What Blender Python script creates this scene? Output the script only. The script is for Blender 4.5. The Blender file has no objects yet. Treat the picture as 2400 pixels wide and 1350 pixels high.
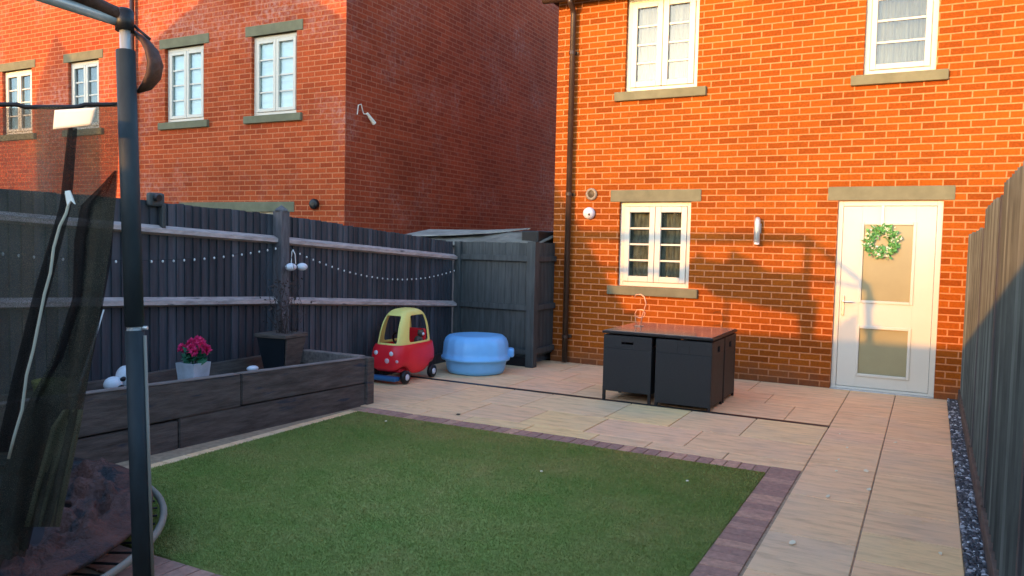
import bpy, bmesh, math, random
from mathutils import Vector, Matrix
random.seed(7)
R = math.radians
SC = bpy.context.scene
COL = SC.collection

# ------------------------------------------------------------------ camera, sky, sun, exposure
F, YAW, PITCH, ROLL = 1847.4, 0.48774, -0.05701, 0.02209
CAM = Vector((0.4887, -9.4611, 1.5524))
cy, sy, cp, sp = math.cos(YAW), math.sin(YAW), math.cos(PITCH), math.sin(PITCH)
fw = Vector((-sy*cp, cy*cp, sp)); rt = Vector((cy, sy, 0)); up = rt.cross(fw)
cr, sr = math.cos(ROLL), math.sin(ROLL)
r2 = rt*cr + up*sr; u2 = up*cr - rt*sr
cam = bpy.data.cameras.new('camera'); camo = bpy.data.objects.new('camera', cam); COL.objects.link(camo)
camo.matrix_world = Matrix(((r2.x, u2.x, -fw.x, CAM.x), (r2.y, u2.y, -fw.y, CAM.y), (r2.z, u2.z, -fw.z, CAM.z), (0, 0, 0, 1)))
cam.sensor_width = 36; cam.lens = 36*F/2400; cam.clip_start = .05; cam.clip_end = 2000
SC.camera = camo
W = bpy.data.worlds.new('World'); SC.world = W; W.use_nodes = True
nt = W.node_tree; bg = nt.nodes['Background']
SUNV = Vector((-.308, -1, .17)).normalized()
EL = math.asin(SUNV.z)
AZ = math.atan2(SUNV.x, SUNV.y)
sky = nt.nodes.new('ShaderNodeTexSky'); sky.sky_type = 'NISHITA'; sky.sun_disc = False
sky.sun_elevation = EL; sky.sun_rotation = AZ; sky.ozone_density = 2.6; sky.dust_density = .9; sky.air_density = 1.0
nt.links.new(sky.outputs[0], bg.inputs[0]); bg.inputs[1].default_value = .15
sl = bpy.data.lights.new('sun', 'SUN'); so = bpy.data.objects.new('sun', sl); COL.objects.link(so)
sl.energy = 2.0; sl.angle = R(.5); sl.color = (.45, .19, .024)   # a setting sun: weak and orange
so.rotation_euler = SUNV.to_track_quat('Z', 'Y').to_euler()
vs = SC.view_settings; vs.view_transform = 'Standard'; vs.look = 'None'; vs.exposure = 2.42; vs.gamma = 1

def at(px, py, Z):      # a point Z metres in front of the camera
    return CAM + r2*((px-1200)/F*Z) - u2*((py-675)/F*Z) + fw*Z

# ------------------------------------------------------------------ materials
def newmat(name, rough=.6, spec=.3, metal=0.):
    m = bpy.data.materials.new(name); m.use_nodes = True
    b = m.node_tree.nodes['Principled BSDF']
    b.inputs['Roughness'].default_value = rough; b.inputs['Specular IOR Level'].default_value = spec
    b.inputs['Metallic'].default_value = metal
    return m, m.node_tree, b
def node(nt, t, **kw):
    n = nt.nodes.new(t)
    for k, v in kw.items(): setattr(n, k, v)
    return n
def coords(nt, scale=(1, 1, 1), rot=(0, 0, 0)):
    tc = node(nt, 'ShaderNodeTexCoord'); mp = node(nt, 'ShaderNodeMapping')
    mp.inputs['Scale'].default_value = scale; mp.inputs['Rotation'].default_value = rot
    nt.links.new(tc.outputs['Object'], mp.inputs[0]); return mp.outputs[0]
def noise(nt, vec, scale, detail=4, rough=.6):
    n = node(nt, 'ShaderNodeTexNoise'); n.inputs['Scale'].default_value = scale
    n.inputs['Detail'].default_value = detail; n.inputs['Roughness'].default_value = rough
    nt.links.new(vec, n.inputs['Vector']); return n.outputs['Fac']
def ramp(nt, fac, stops):
    r = node(nt, 'ShaderNodeValToRGB'); el = r.color_ramp.elements
    while len(el) < len(stops): el.new(.5)
    for e, (p, c) in zip(el, stops):
        e.position = p; e.color = (*c, 1) if len(c) == 3 else c
    nt.links.new(fac, r.inputs[0]); return r.outputs[0]
def mixc(nt, fac, a, b, mode='MIX'):
    m = node(nt, 'ShaderNodeMix', data_type='RGBA', blend_type=mode)
    for s, v in ((m.inputs['Factor'], fac), (m.inputs[6], a), (m.inputs[7], b)):
        if isinstance(v, (int, float)): s.default_value = v
        elif isinstance(v, tuple): s.default_value = (*v, 1)
        else: nt.links.new(v, s)
    return m.outputs[2]
def bump(nt, b, h, strength=.3, dist=.01):
    n = node(nt, 'ShaderNodeBump'); n.inputs['Strength'].default_value = strength; n.inputs['Distance'].default_value = dist
    nt.links.new(h, n.inputs['Height']); nt.links.new(n.outputs[0], b.inputs['Normal'])
def simple(name, c, rough=.6, spec=.3, var=.25, scale=6, stretch=(1, 1, 1), bmp=.15, metal=0., spots=None, dist=.004):
    m, t, b = newmat(name, rough, spec, metal)
    v = coords(t, stretch)
    f = noise(t, v, scale)
    col = ramp(t, f, [(.25, tuple(x*(1-var) for x in c)), (.75, tuple(min(1, x*(1+var)) for x in c))])
    if spots:
        col = mixc(t, ramp(t, noise(t, v, spots[1], 6), [(spots[2], (0, 0, 0)), (spots[2]+.08, (1, 1, 1))]), col, spots[0])
    t.links.new(col, b.inputs['Base Color'])
    if bmp: bump(t, b, noise(t, v, scale*4, 5), bmp, dist)
    return m
def brick_mat(name, axis, c1, c2, cm, white=0., dirt=True, seed=0.):
    m, t, b = newmat(name, .85, .15)
    tc = node(t, 'ShaderNodeTexCoord'); sx = node(t, 'ShaderNodeSeparateXYZ'); t.links.new(tc.outputs['Object'], sx.inputs[0])
    ad = node(t, 'ShaderNodeMath', operation='ADD'); t.links.new(sx.outputs['X'], ad.inputs[0]); t.links.new(sx.outputs['Y'], ad.inputs[1])
    cb = node(t, 'ShaderNodeCombineXYZ'); t.links.new(ad.outputs[0], cb.inputs[0]); t.links.new(sx.outputs['Z'], cb.inputs[1])
    wob = node(t, 'ShaderNodeTexNoise'); wob.inputs['Scale'].default_value = 9; t.links.new(tc.outputs['Object'], wob.inputs['Vector'])
    wv = node(t, 'ShaderNodeVectorMath', operation='MULTIPLY_ADD'); wv.inputs[1].default_value = (.006, .005, 0)
    t.links.new(wob.outputs['Color'], wv.inputs[0]); t.links.new(cb.outputs[0], wv.inputs[2])
    br = node(t, 'ShaderNodeTexBrick'); br.offset = .5; br.offset_frequency = 2; br.squash = 1
    for k, v in (('Scale', 1.), ('Mortar Size', .0085), ('Mortar Smooth', .35), ('Bias', -.1), ('Brick Width', .225), ('Row Height', .075)):
        br.inputs[k].default_value = v
    br.inputs['Color1'].default_value = (*c1, 1); br.inputs['Color2'].default_value = (*c2, 1); br.inputs['Mortar'].default_value = (*cm, 1)
    t.links.new(wv.outputs[0], br.inputs['Vector'])
    col = br.outputs['Color']
    big = noise(t, tc.outputs['Object'], .9, 3)
    col = mixc(t, 1., col, ramp(t, big, [(.3, (.82, .8, .78)), (.7, (1.12, 1.1, 1.08))]), 'MULTIPLY')
    fine = noise(t, tc.outputs['Object'], 38, 5)
    col = mixc(t, 1., col, ramp(t, fine, [(.3, (.8, .8, .8)), (.7, (1.15, 1.15, 1.15))]), 'MULTIPLY')
    if white:
        w = noise(t, tc.outputs['Object'], .55, 5, .7); w2 = noise(t, tc.outputs['Object'], 14, 5, .7)
        mm = node(t, 'ShaderNodeMath', operation='MULTIPLY')
        t.links.new(ramp(t, w, [(.48, (0, 0, 0)), (.66, (1, 1, 1))]), mm.inputs[0]); t.links.new(ramp(t, w2, [(.42, (0, 0, 0)), (.7, (1, 1, 1))]), mm.inputs[1])
        m2 = node(t, 'ShaderNodeMath', operation='MULTIPLY'); t.links.new(mm.outputs[0], m2.inputs[0]); m2.inputs[1].default_value = white
        col = mixc(t, m2.outputs[0], col, (.55, .36, .32))
    if dirt:    # darker splash zone low on the wall, with a ragged edge
        mr = node(t, 'ShaderNodeMapRange'); mr.inputs['From Min'].default_value = .42; mr.inputs['From Max'].default_value = .02
        zz = node(t, 'ShaderNodeMath', operation='ADD'); t.links.new(sx.outputs['Z'], zz.inputs[0])
        nz = node(t, 'ShaderNodeMath', operation='MULTIPLY'); t.links.new(noise(t, tc.outputs['Object'], 5), nz.inputs[0]); nz.inputs[1].default_value = .35
        t.links.new(nz.outputs[0], zz.inputs[1]); t.links.new(zz.outputs[0], mr.inputs['Value'])
        col = mixc(t, mr.outputs[0], col, mixc(t, .75, col, (.10, .07, .05)))
    t.links.new(col, b.inputs['Base Color'])
    h = node(t, 'ShaderNodeMath', operation='SUBTRACT'); h.inputs[0].default_value = 1; t.links.new(br.outputs['Fac'], h.inputs[1])
    h2 = node(t, 'ShaderNodeMath', operation='MULTIPLY_ADD'); t.links.new(fine, h2.inputs[0]); h2.inputs[1].default_value = .35; t.links.new(h.outputs[0], h2.inputs[2])
    bump(t, b, h2.outputs[0], .45, .006)
    return m

M = {}
M['brick'] = brick_mat('brick_orange', 0, (.36, .088, .007), (.235, .050, .0045), (.58, .225, .09))
M['brick2'] = brick_mat('brick_red', 0, (.50, .088, .025), (.34, .054, .016), (.57, .20, .09), white=.75)
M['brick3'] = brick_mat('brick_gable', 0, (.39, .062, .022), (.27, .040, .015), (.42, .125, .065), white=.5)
M['stone'] = simple('cast_stone', (.19, .185, .115), .85, .15, .2, 5, bmp=.2)
M['white'] = simple('white_upvc', (.64, .61, .52), .35, .4, .03, 3, bmp=.02)
M['curtain'] = simple('net_curtain', (.14, .155, .15), .8, .1, .35, 3, (14, 1, .6), .3)
M['sky_backing'] = simple('sky_reflection_blue', (.72, .88, .96), .7, .2, .12, 3, (1, 1, 9), .2)  # blue stands in for sky reflected in the neighbour's panes
M['curtain_dark'] = simple('dim_room', (.17, .165, .12), .8, .1, .6, 5, (7, 1, 1.6), .1)
M['frosted'] = simple('frosted_glass', (.31, .28, .155), .28, .6, .12, 2.2, bmp=.05)
M['black'] = simple('black_plastic', (.012, .012, .013), .45, .4, .3, 8)
M['pipe'] = simple('brown_pipe', (.055, .032, .022), .35, .45, .3, 4)
M['metal'] = simple('brushed_metal', (.5, .5, .5), .35, .5, .15, 12, metal=.9)
M['fence'] = simple('charcoal_paint', (.056, .055, .058), .62, .35, .45, 3, (9, 9, .8), .35, dist=.006)
M['gate'] = simple('blue_grey_paint', (.058, .062, .060), .6, .35, .45, 3, (9, 9, .8), .3)
M['fence_r'] = simple('sunlit_charcoal_paint', (.115, .125, .118), .75, .2, .35, 3, (9, 9, .7), .35)  # charcoal lightened for the sun grazing the right fence
M['rail'] = simple('weathered_rail', (.47, .37, .335), .8, .2, .4, 5, (6, 1.3, 6), .3, spots=((.09, .08, .08), 4, .62))
M['post'] = simple('weathered_post', (.12, .11, .115), .75, .2, .35, 5, (6, 6, 1), .3)
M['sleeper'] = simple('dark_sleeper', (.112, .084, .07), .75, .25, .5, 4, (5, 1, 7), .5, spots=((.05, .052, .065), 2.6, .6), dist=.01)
M['sleeper_top'] = simple('pale_sleeper_top', (.26, .20, .17), .8, .2, .4, 6, (5, 1, 5), .3)
M['soil'] = simple('soil', (.055, .04, .03), .95, .05, .6, 14, bmp=.8, dist=.03)
M['felt'] = simple('roofing_felt', (.20, .19, .16), .9, .1, .5, 4, bmp=.5, dist=.02, spots=((.24, .24, .20), 3, .55))
M['tile'] = simple('roof_tile', (.10, .05, .035), .8, .2, .3, 5)
M['red'] = simple('red_plastic', (.85, .02, .035), .35, .4, .12, 3, bmp=.02)
M['yellow'] = simple('yellow_plastic', (.95, .78, .22), .4, .4, .12, 3, bmp=.02)
M['blue'] = simple('blue_plastic', (.2, .52, .95), .35, .4, .14, 2.5, bmp=.05)
M['blue_dark'] = simple('blue_foot_tray', (.04, .14, .30), .45, .4, .15, 4)
M['sticker'] = simple('pale_sticker', (.80, .50, .52), .5, .3, .2, 20, bmp=0)
M['rattan'] = simple('black_rattan', (.016, .016, .017), .5, .45, .6, 45, (1, 1, 4), .9)
M['frame'] = simple('black_frame', (.010, .010, .012), .4, .4, .2, 6)
M['pole'] = simple('foam_sleeve', (.028, .036, .038), .6, .3, .3, 5, (3, 3, 1), .1)
M['galv'] = simple('galvanised_tube', (.55, .55, .52), .4, .5, .2, 8, metal=.5)
M['pad_brown'] = simple('perished_brown_pad', (.115, .045, .032), .5, .5, .6, 9, bmp=1., spots=((.022, .02, .024), 7, .53), dist=.04)
M['mat'] = simple('trampoline_mat', (.028, .024, .026), .6, .3, .5, 3, bmp=.2, spots=((.09, .03, .022), 2.2, .6))
M['sail'] = simple('dark_drape', (.03, .022, .018), .7, .2, .3, 4)
M['arc'] = simple('rusty_foam_strap', (.075, .032, .018), .55, .3, .55, 9, bmp=.6, dist=.01)
M['cord'] = simple('pale_cord', (.50, .46, .34), .8, .1, .1, 8)
M['label'] = simple('white_label', (.82, .80, .70), .7, .2, .05, 6)
M['pink'] = simple('pink_petals', (.80, .035, .16), .5, .3, .35, 30, bmp=.1)
M['leaf'] = simple('leaf_green', (.03, .14, .07), .5, .3, .4, 20)
M['leaf2'] = simple('wreath_green', (.12, .36, .10), .5, .3, .45, 30)
M['leafw'] = simple('wreath_pale', (.75, .80, .62), .5, .3, .2, 30)
M['twig'] = simple('dead_twig', (.07, .05, .045), .8, .1, .3, 20)
M['pot'] = simple('pale_ceramic_pot', (.45, .48, .52), .5, .3, .3, 6)
M['pot_dark'] = simple('dark_glazed_pot', (.014, .02, .026), .3, .5, .3, 6)
M['pot_tan'] = simple('weathered_slats', (.11, .085, .07), .7, .2, .45, 7, (1, 1, 6), .4)
M['pot_yellow'] = simple('yellow_green_pot', (.33, .31, .06), .5, .3, .2, 5)
M['whitestone'] = simple('white_ornament', (.72, .72, .75), .5, .3, .12, 8)
M['bulb'] = simple('clear_bulb', (.75, .72, .68), .15, .7, .1, 10)
M['copper'] = simple('copper_wire', (.72, .38, .24), .35, .5, .1, 10, metal=.5)
M['vent'] = simple('grey_vent_ring', (.30, .26, .20), .5, .3, .1, 8)
M['litter'] = simple('pale_litter', (.95, .80, .55), .7, .2, .1, 9)
M['jointsand'] = simple('joint_mortar', (.42, .29, .19), .95, .05, .3, 20, bmp=.4)
M['teddy'] = simple('dark_steering_clutter', (.10, .085, .07), .7, .2, .9, 30, bmp=.3)

# glass pane: mostly see-through, mirror-like at grazing angles
m, t, b = newmat('window_glass'); out = t.nodes['Material Output']
tr = node(t, 'ShaderNodeBsdfTransparent'); tr.inputs[0].default_value = (.86, .9, .9, 1); gl = node(t, 'ShaderNodeBsdfGlossy'); gl.inputs['Roughness'].default_value = .03
lw_ = node(t, 'ShaderNodeLayerWeight'); lw_.inputs[0].default_value = .5; pw = node(t, 'ShaderNodeMath', operation='POWER'); t.links.new(lw_.outputs['Facing'], pw.inputs[0]); pw.inputs[1].default_value = 3.
fr = node(t, 'ShaderNodeMath', operation='MULTIPLY_ADD'); t.links.new(pw.outputs[0], fr.inputs[0]); fr.inputs[1].default_value = .7; fr.inputs[2].default_value = .05; mx = node(t, 'ShaderNodeMixShader')
t.links.new(fr.outputs[0], mx.inputs[0]); t.links.new(tr.outputs[0], mx.inputs[1]); t.links.new(gl.outputs[0], mx.inputs[2]); t.links.new(mx.outputs[0], out.inputs[0])
M['glass'] = m
# mesh net: see-through weave
def netmat(name, col, dens):
    m, t, b = newmat(name, .8, .1); out = t.nodes['Material Output']
    v = coords(t)
    c = ramp(t, noise(t, v, 5), [(.3, tuple(x*.7 for x in col)), (.7, tuple(x*1.25 for x in col))]); t.links.new(c, b.inputs['Base Color'])
    tr = node(t, 'ShaderNodeBsdfTransparent'); mx = node(t, 'ShaderNodeMixShader')
    tl = node(t, 'ShaderNodeBsdfTranslucent'); t.links.new(c, tl.inputs[0]); ms = node(t, 'ShaderNodeMixShader'); ms.inputs[0].default_value = .35
    t.links.new(b.outputs[0], ms.inputs[1]); t.links.new(tl.outputs[0], ms.inputs[2])
    w = node(t, 'ShaderNodeTexNoise'); w.inputs['Scale'].default_value = 330; w.inputs['Detail'].default_value = 2
    t.links.new(v, w.inputs['Vector'])
    mr = node(t, 'ShaderNodeMapRange'); mr.inputs['From Min'].default_value = .35; mr.inputs['From Max'].default_value = .65
    mr.inputs['To Min'].default_value = max(0, dens-.17); mr.inputs['To Max'].default_value = min(1, dens+.17)
    t.links.new(w.outputs['Fac'], mr.inputs['Value'])
    t.links.new(mr.outputs[0], mx.inputs[0]); t.links.new(tr.outputs[0], mx.inputs[1]); t.links.new(ms.outputs[0], mx.inputs[2]); t.links.new(mx.outputs[0], out.inputs[0])
    return m
M['net'] = netmat('olive_net', (.105, .092, .062), .70)
M['net_hem'] = netmat('lit_olive_net_hem', (.17, .15, .085), .8)  # doubled hem; its paler olive also paints the light falling on it
M['net_dark'] = netmat('black_net_band', (.026, .021, .018), .91)
# sandstone paving with one tone per slab (attribute) and riven streaks
m, t, b = newmat('sandstone_slabs', .75, .25)
v = coords(t, (2.2, 9, 1)); a = node(t, 'ShaderNodeAttribute', attribute_name='tone')
v2 = coords(t)
st = noise(t, v, 1.6, 6, .65)
base = ramp(t, a.outputs['Fac'], [(0, (.93, .57, .31)), (.3, (.99, .61, .32)), (.55, (1, .58, .325)), (.8, (.93, .60, .34)), (1, (.99, .64, .29))])
col = mixc(t, 1., base, ramp(t, st, [(.25, (.70, .66, .63)), (.5, (1, .99, .98)), (.78, (1.15, 1.14, 1.12))]), 'MULTIPLY')
col = mixc(t, ramp(t, noise(t, v2, 1.3, 4), [(.45, (0, 0, 0)), (.8, (.45, .45, .45))]), col, (.60, .47, .36))
col = mixc(t, ramp(t, noise(t, v2, 9, 5), [(.62, (0, 0, 0)), (.8, (.7, .7, .7))]), col, (.80, .42, .17))
t.links.new(col, b.inputs['Base Color']); bump(t, b, st, .6, .012); M['slab'] = m
m, t, b = newmat('purple_block_paving', .8, .2)
a = node(t, 'ShaderNodeAttribute', attribute_name='tone'); v2 = coords(t)
col = ramp(t, a.outputs['Fac'], [(0, (.40, .22, .165)), (.5, (.52, .28, .20)), (1, (.62, .34, .22))])
col = mixc(t, 1., col, ramp(t, noise(t, v2, 25, 5), [(.3, (.75, .75, .75)), (.7, (1.2, 1.2, 1.2))]), 'MULTIPLY')
t.links.new(col, b.inputs['Base Color']); bump(t, b, noise(t, v2, 60), .4, .003); M['block'] = m
m, t, b = newmat('artificial_turf', .9, .1)
v2 = coords(t)
col = ramp(t, noise(t, v2, 1.6, 6, .7), [(.3, (.22, .33, .075)), (.55, (.34, .37, .11)), (.75, (.45, .38, .14))])
col = mixc(t, 1., col, ramp(t, noise(t, v2, 45, 5, .8), [(.3, (.7, .7, .66)), (.7, (1.2, 1.18, 1.15))]), 'MULTIPLY')
t.links.new(col, b.inputs['Base Color']); M['turf'] = m
m, t, b = newmat('grey_gravel', .8, .2)
a = node(t, 'ShaderNodeAttribute', attribute_name='tone')
t.links.new(ramp(t, a.outputs['Fac'], [(0, (.06, .06, .065)), (.5, (.22, .22, .235)), (1, (.65, .65, .67))]), b.inputs['Base Color']); M['gravel'] = m

# ------------------------------------------------------------------ builders
def tag(o, label=None, cat=None, group=None, kind=None):
    if label: o['label'] = label
    if cat: o['category'] = cat
    if group: o['group'] = group
    if kind: o['kind'] = kind
    return o
def empty(name, loc, label, cat, group=None, rz=0.):
    o = bpy.data.objects.new(name, None); o.empty_display_size = .1; COL.objects.link(o)
    o.location = loc; o.rotation_euler = (0, 0, rz)
    return tag(o, label, cat, group)
class MB:
    def __init__(s): s.bm = bmesh.new()
    def box(s, x0, x1, y0, y1, z0, z1, bev=0., rot=None, org=None):
        vs = [s.bm.verts.new(p) for p in ((x0,y0,z0),(x1,y0,z0),(x1,y1,z0),(x0,y1,z0),(x0,y0,z1),(x1,y0,z1),(x1,y1,z1),(x0,y1,z1))]
        fs = [s.bm.faces.new([vs[i] for i in f]) for f in ((0,3,2,1),(4,5,6,7),(0,1,5,4),(1,2,6,5),(2,3,7,6),(3,0,4,7))]
        if bev:
            r = bmesh.ops.bevel(s.bm, geom=list({e for f in fs for e in f.edges}), offset=bev, segments=2, affect='EDGES', profile=.5)
            vs = list({v for f in r['faces'] for v in f.verts} | {v for v in vs if v.is_valid})
        if rot is not None:
            bmesh.ops.transform(s.bm, matrix=Matrix.Translation(org) @ rot.to_4x4() @ Matrix.Translation(-Vector(org)), verts=[v for v in vs if v.is_valid])
        return s
    def tube(s, pts, r, n=10, cap=True, flat=None):
        pts = [Vector(p) for p in pts]; rings = []
        rr = r if isinstance(r, (list, tuple)) else [r]*len(pts)
        prev = None
        for i, p in enumerate(pts):
            d = (pts[min(i+1, len(pts)-1)]-pts[max(i-1, 0)]).normalized()
            if prev is None:
                a = d.orthogonal().normalized() if abs(d.z) > .99 or True and abs(d.dot(Vector((0, 0, 1)))) > .99 else Vector((0, 0, 1)).cross(d).normalized()
            else:
                a = (prev - d*prev.dot(d)).normalized()
            prev = a; c = d.cross(a)
            k = flat or 1.
            rings.append([s.bm.verts.new(p + a*math.cos(2*math.pi*j/n)*rr[i] + c*math.sin(2*math.pi*j/n)*rr[i]*k) for j in range(n)])
        for A, B in zip(rings, rings[1:]):
            for j in range(n): s.bm.faces.new((A[j], A[(j+1) % n], B[(j+1) % n], B[j]))
        if cap: s.bm.faces.new(rings[0][::-1]); s.bm.faces.new(rings[-1])
        return s
    def lathe(s, prof, c=(0, 0, 0), n=24, ax='z', wob=None):
        rings = []
        for (r, z) in prof:
            ring = []
            for j in range(n):
                th = 2*math.pi*j/n; k = r*(1+(wob(th, z) if wob else 0))
                p = (k*math.cos(th), k*math.sin(th), z) if ax == 'z' else (k*math.cos(th), z, k*math.sin(th))
                ring.append(s.bm.verts.new(Vector(c)+Vector(p)))
            rings.append(ring)
        for A, B in zip(rings, rings[1:]):
            for j in range(n): s.bm.faces.new((A[j], A[(j+1) % n], B[(j+1) % n], B[j]))
        if prof[0][0] > 0: s.bm.faces.new(rings[0][::-1])
        if prof[-1][0] > 0: s.bm.faces.new(rings[-1])
        return s
    def ball(s, c, r, sub=2, sc=(1, 1, 1)):
        g = bmesh.ops.create_icosphere(s.bm, subdivisions=sub, radius=r)
        bmesh.ops.transform(s.bm, matrix=Matrix.Translation(c) @ Matrix.Diagonal((*sc, 1)), verts=g['verts']); return s
    def prism(s, poly, d):      # poly: list of points, extruded by vector d
        a = [s.bm.verts.new(p) for p in poly]; b_ = [s.bm.verts.new(Vector(p)+Vector(d)) for p in poly]; n = len(a)
        s.bm.faces.new(a); s.bm.faces.new(b_[::-1])
        for i in range(n): s.bm.faces.new((a[i], b_[i], b_[(i+1) % n], a[(i+1) % n]))
        return s
    def build(s, name, mat, parent=None, smooth=False, loc=None, recalc=True):
        if recalc: bmesh.ops.recalc_face_normals(s.bm, faces=s.bm.faces[:])
        me = bpy.data.meshes.new(name); s.bm.to_mesh(me); s.bm.free()
        if isinstance(mat, str): mat = M[mat]
        me.materials.append(mat)
        if smooth:
            for p in me.polygons: p.use_smooth = True
        o = bpy.data.objects.new(name, me); COL.objects.link(o)
        if parent:
            o.parent = parent
            pm = Matrix.Identity(4)
            chain = []; q = parent
            while q: chain.append(q); q = q.parent
            for q in reversed(chain): pm = pm @ Matrix.LocRotScale(q.location, q.rotation_euler, None)
            # shapes are given in world coordinates: keep them there
            if loc is None: me.transform(pm.inverted())
        return o
def local(o_mb, name, mat, parent, smooth=False):   # shape given in the parent's own frame
    return o_mb.build(name, mat, parent, smooth, loc=True)

# ------------------------------------------------------------------ ground
MB().box(-60, 60, -60, 60, -.5, -.03).build('ground', 'soil')['kind'] = 'structure'
def slabs(name, rows, mat, gap=.0045, h=.03, seed=1, bev=.004):
    rnd = random.Random(seed); bm = bmesh.new(); lay = bm.loops.layers.color.new('tone'); tones = []
    for (x0, x1, y0, y1) in rows:
        m_ = MB(); jz = rnd.uniform(-.0015, .0015)
        m_.box(x0+gap, x1-gap, y0+gap, y1-gap, -h, 0+jz, bev)
        me = bpy.data.meshes.new('t'); m_.bm.to_mesh(me); m_.bm.free(); n0 = len(bm.faces); bm.from_mesh(me); bpy.data.meshes.remove(me)
        tn = rnd.random(); bm.faces.ensure_lookup_table()
        for f in bm.faces[n0:]:
            for l in f.loops: l[lay] = (tn, tn, tn, 1)
    me = bpy.data.meshes.new(name); bm.to_mesh(me); bm.free(); me.materials.append(M[mat])
    o = bpy.data.objects.new(name, me); COL.objects.link(o); o['kind'] = 'structure'; return o
rnd = random.Random(5); rows = []
def fillrow(x0, x1, y0, y1, ws):
    x = x0
    while x < x1-.05:
        w = rnd.choice(ws); nx = x+w
        if x1-nx < .3: nx = x1
        rows.append((x, nx, y0, y1)); x = nx
for (y0, y1) in ((-.72, 0), (-1.3, -.72), (-2.06, -1.3)): fillrow(-5.0, -.24, y0, y1, (.6, .9, .47, .75))
for (y0, y1) in ((-2.86, -2.10), (-3.45, -2.86), (-3.665, -3.45)): fillrow(-5.0, -.24, y0, y1, (.6, .85, .45))
slabs('patio', rows, 'slab', seed=3)
rows = []
for (x0, x1) in ((-.24, .215), (.215, .705)):
    y = 0
    while y > -11.5:
        h = rnd.choice((.6, .85, .75, .45, .9)); rows.append((x0, x1, y-h, y)); y -= h
slabs('path', rows, 'slab', seed=12)
MB().box(-5.02, .71, -11.5, 0, -.029, -.008).build('paving_bed', 'jointsand')['kind'] = 'structure'
# block edging round the lawn
rows = []
y = -3.665
while y > -7.2: rows.append((-.455, -.25, y-.1, y)); y -= .1
x = -.455
while x > -4.05: rows.append((x-.1, x, -3.87, -3.67)); x -= .1
x = -.455
while x > -4.3: rows.append((x-.1, x, -7.2, -6.945)); x -= .1
slabs('edging', rows, 'block', gap=.0035, seed=4, h=.05)
rows = []
y = -3.87
while y > -7.1:
    w = .2; rows.append((-4.12, -4.02, y-w, y)); y -= w
e2 = slabs('edging', rows, 'slab', gap=.004, seed=8, h=.04)
e2.location.z = .004
# lawn: sheet plus a dense pile of short blades
import numpy as np
def grass(name, x0, x1, y0, y1, n, hh, seed):
    rs = np.random.RandomState(seed)
    px = rs.uniform(x0, x1, n); py = y1-(y1-y0)*rs.power(1.25, n); a = rs.uniform(0, 2*np.pi, n)
    w = rs.uniform(.0014, .003, n); h = hh*rs.uniform(.5, 1.2, n); lx = rs.normal(0, .008, n); ly = rs.normal(-.002, .008, n)
    V = np.empty((n, 3, 3)); z0 = .004
    V[:, 0] = np.c_[px-np.cos(a)*w, py-np.sin(a)*w, np.full(n, z0)]
    V[:, 1] = np.c_[px+np.cos(a)*w, py+np.sin(a)*w, np.full(n, z0)]
    V[:, 2] = np.c_[px+lx, py+ly, z0+h]
    me = bpy.data.meshes.new(name); me.vertices.add(n*3+8); 
    base = np.array([(x0, y0, -.03), (x1, y0, -.03), (x1, y1, -.03), (x0, y1, -.03), (x0, y0, .006), (x1, y0, .006), (x1, y1, .006), (x0, y1, .006)])
    me.vertices.foreach_set('co', np.vstack([V.reshape(-1, 3), base]).ravel())
    k = n*3; quads = np.array([(0, 3, 2, 1), (4, 5, 6, 7), (0, 1, 5, 4), (1, 2, 6, 5), (2, 3, 7, 6), (3, 0, 4, 7)])+k
    me.loops.add(n*3+24); me.loops.foreach_set('vertex_index', np.r_[np.arange(n*3), quads.ravel()].astype(np.int32))
    me.polygons.add(n+6); me.polygons.foreach_set('loop_start', np.r_[np.arange(n)*3, n*3+np.arange(6)*4].astype(np.int32))
    me.update(calc_edges=True); me.validate()
    me.materials.append(M['turf']); o = bpy.data.objects.new(name, me); COL.objects.link(o); return o
lawn = grass('lawn', -4.015, -.458, -6.94, -3.875, 260000, .014, 3)
tag(lawn, 'short green artificial grass lawn edged with blocks', 'grass', kind='stuff')
# gravel strip
def pebbles(name, x0, x1, y0, y1, n, seed):
    rs = random.Random(seed); bm = bmesh.new(); lay = bm.loops.layers.color.new('tone')
    ico = bmesh.new(); bmesh.ops.create_icosphere(ico, subdivisions=1, radius=1); co = [v.co.copy() for v in ico.verts]; fa = [[v.index for v in f.verts] for f in ico.faces]; ico.free()
    for i in range(n):
        r = rs.uniform(.008, .017); c = Vector((rs.uniform(x0, x1), rs.uniform(y0, y1), rs.uniform(-.005, .012)))
        s_ = Vector((rs.uniform(.7, 1.3), rs.uniform(.7, 1.3), rs.uniform(.5, .9)))*r; t_ = rs.random()**1.6
        vs_ = [bm.verts.new(c+Vector((p.x*s_.x, p.y*s_.y, p.z*s_.z))) for p in co]
        for f in fa:
            q = bm.faces.new([vs_[k] for k in f])
            for l in q.loops: l[lay] = (t_, t_, t_, 1)
    me = bpy.data.meshes.new(name); bm.to_mesh(me); bm.free(); me.materials.append(M['gravel'])
    o = bpy.data.objects.new(name, me); COL.objects.link(o); return o
tag(pebbles('gravel', .712, .80, -7.6, -.02, 5200, 2), 'grey gravel strip along the foot of the dark fence', 'gravel', kind='stuff')
# drain channel
dr = MB().box(-4.75, -.235, -2.115, -2.050, -.02, .004)
o = dr.build('drain_channel', 'black'); tag(o, 'narrow black drain channel crossing the patio slabs', 'drain')

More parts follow.
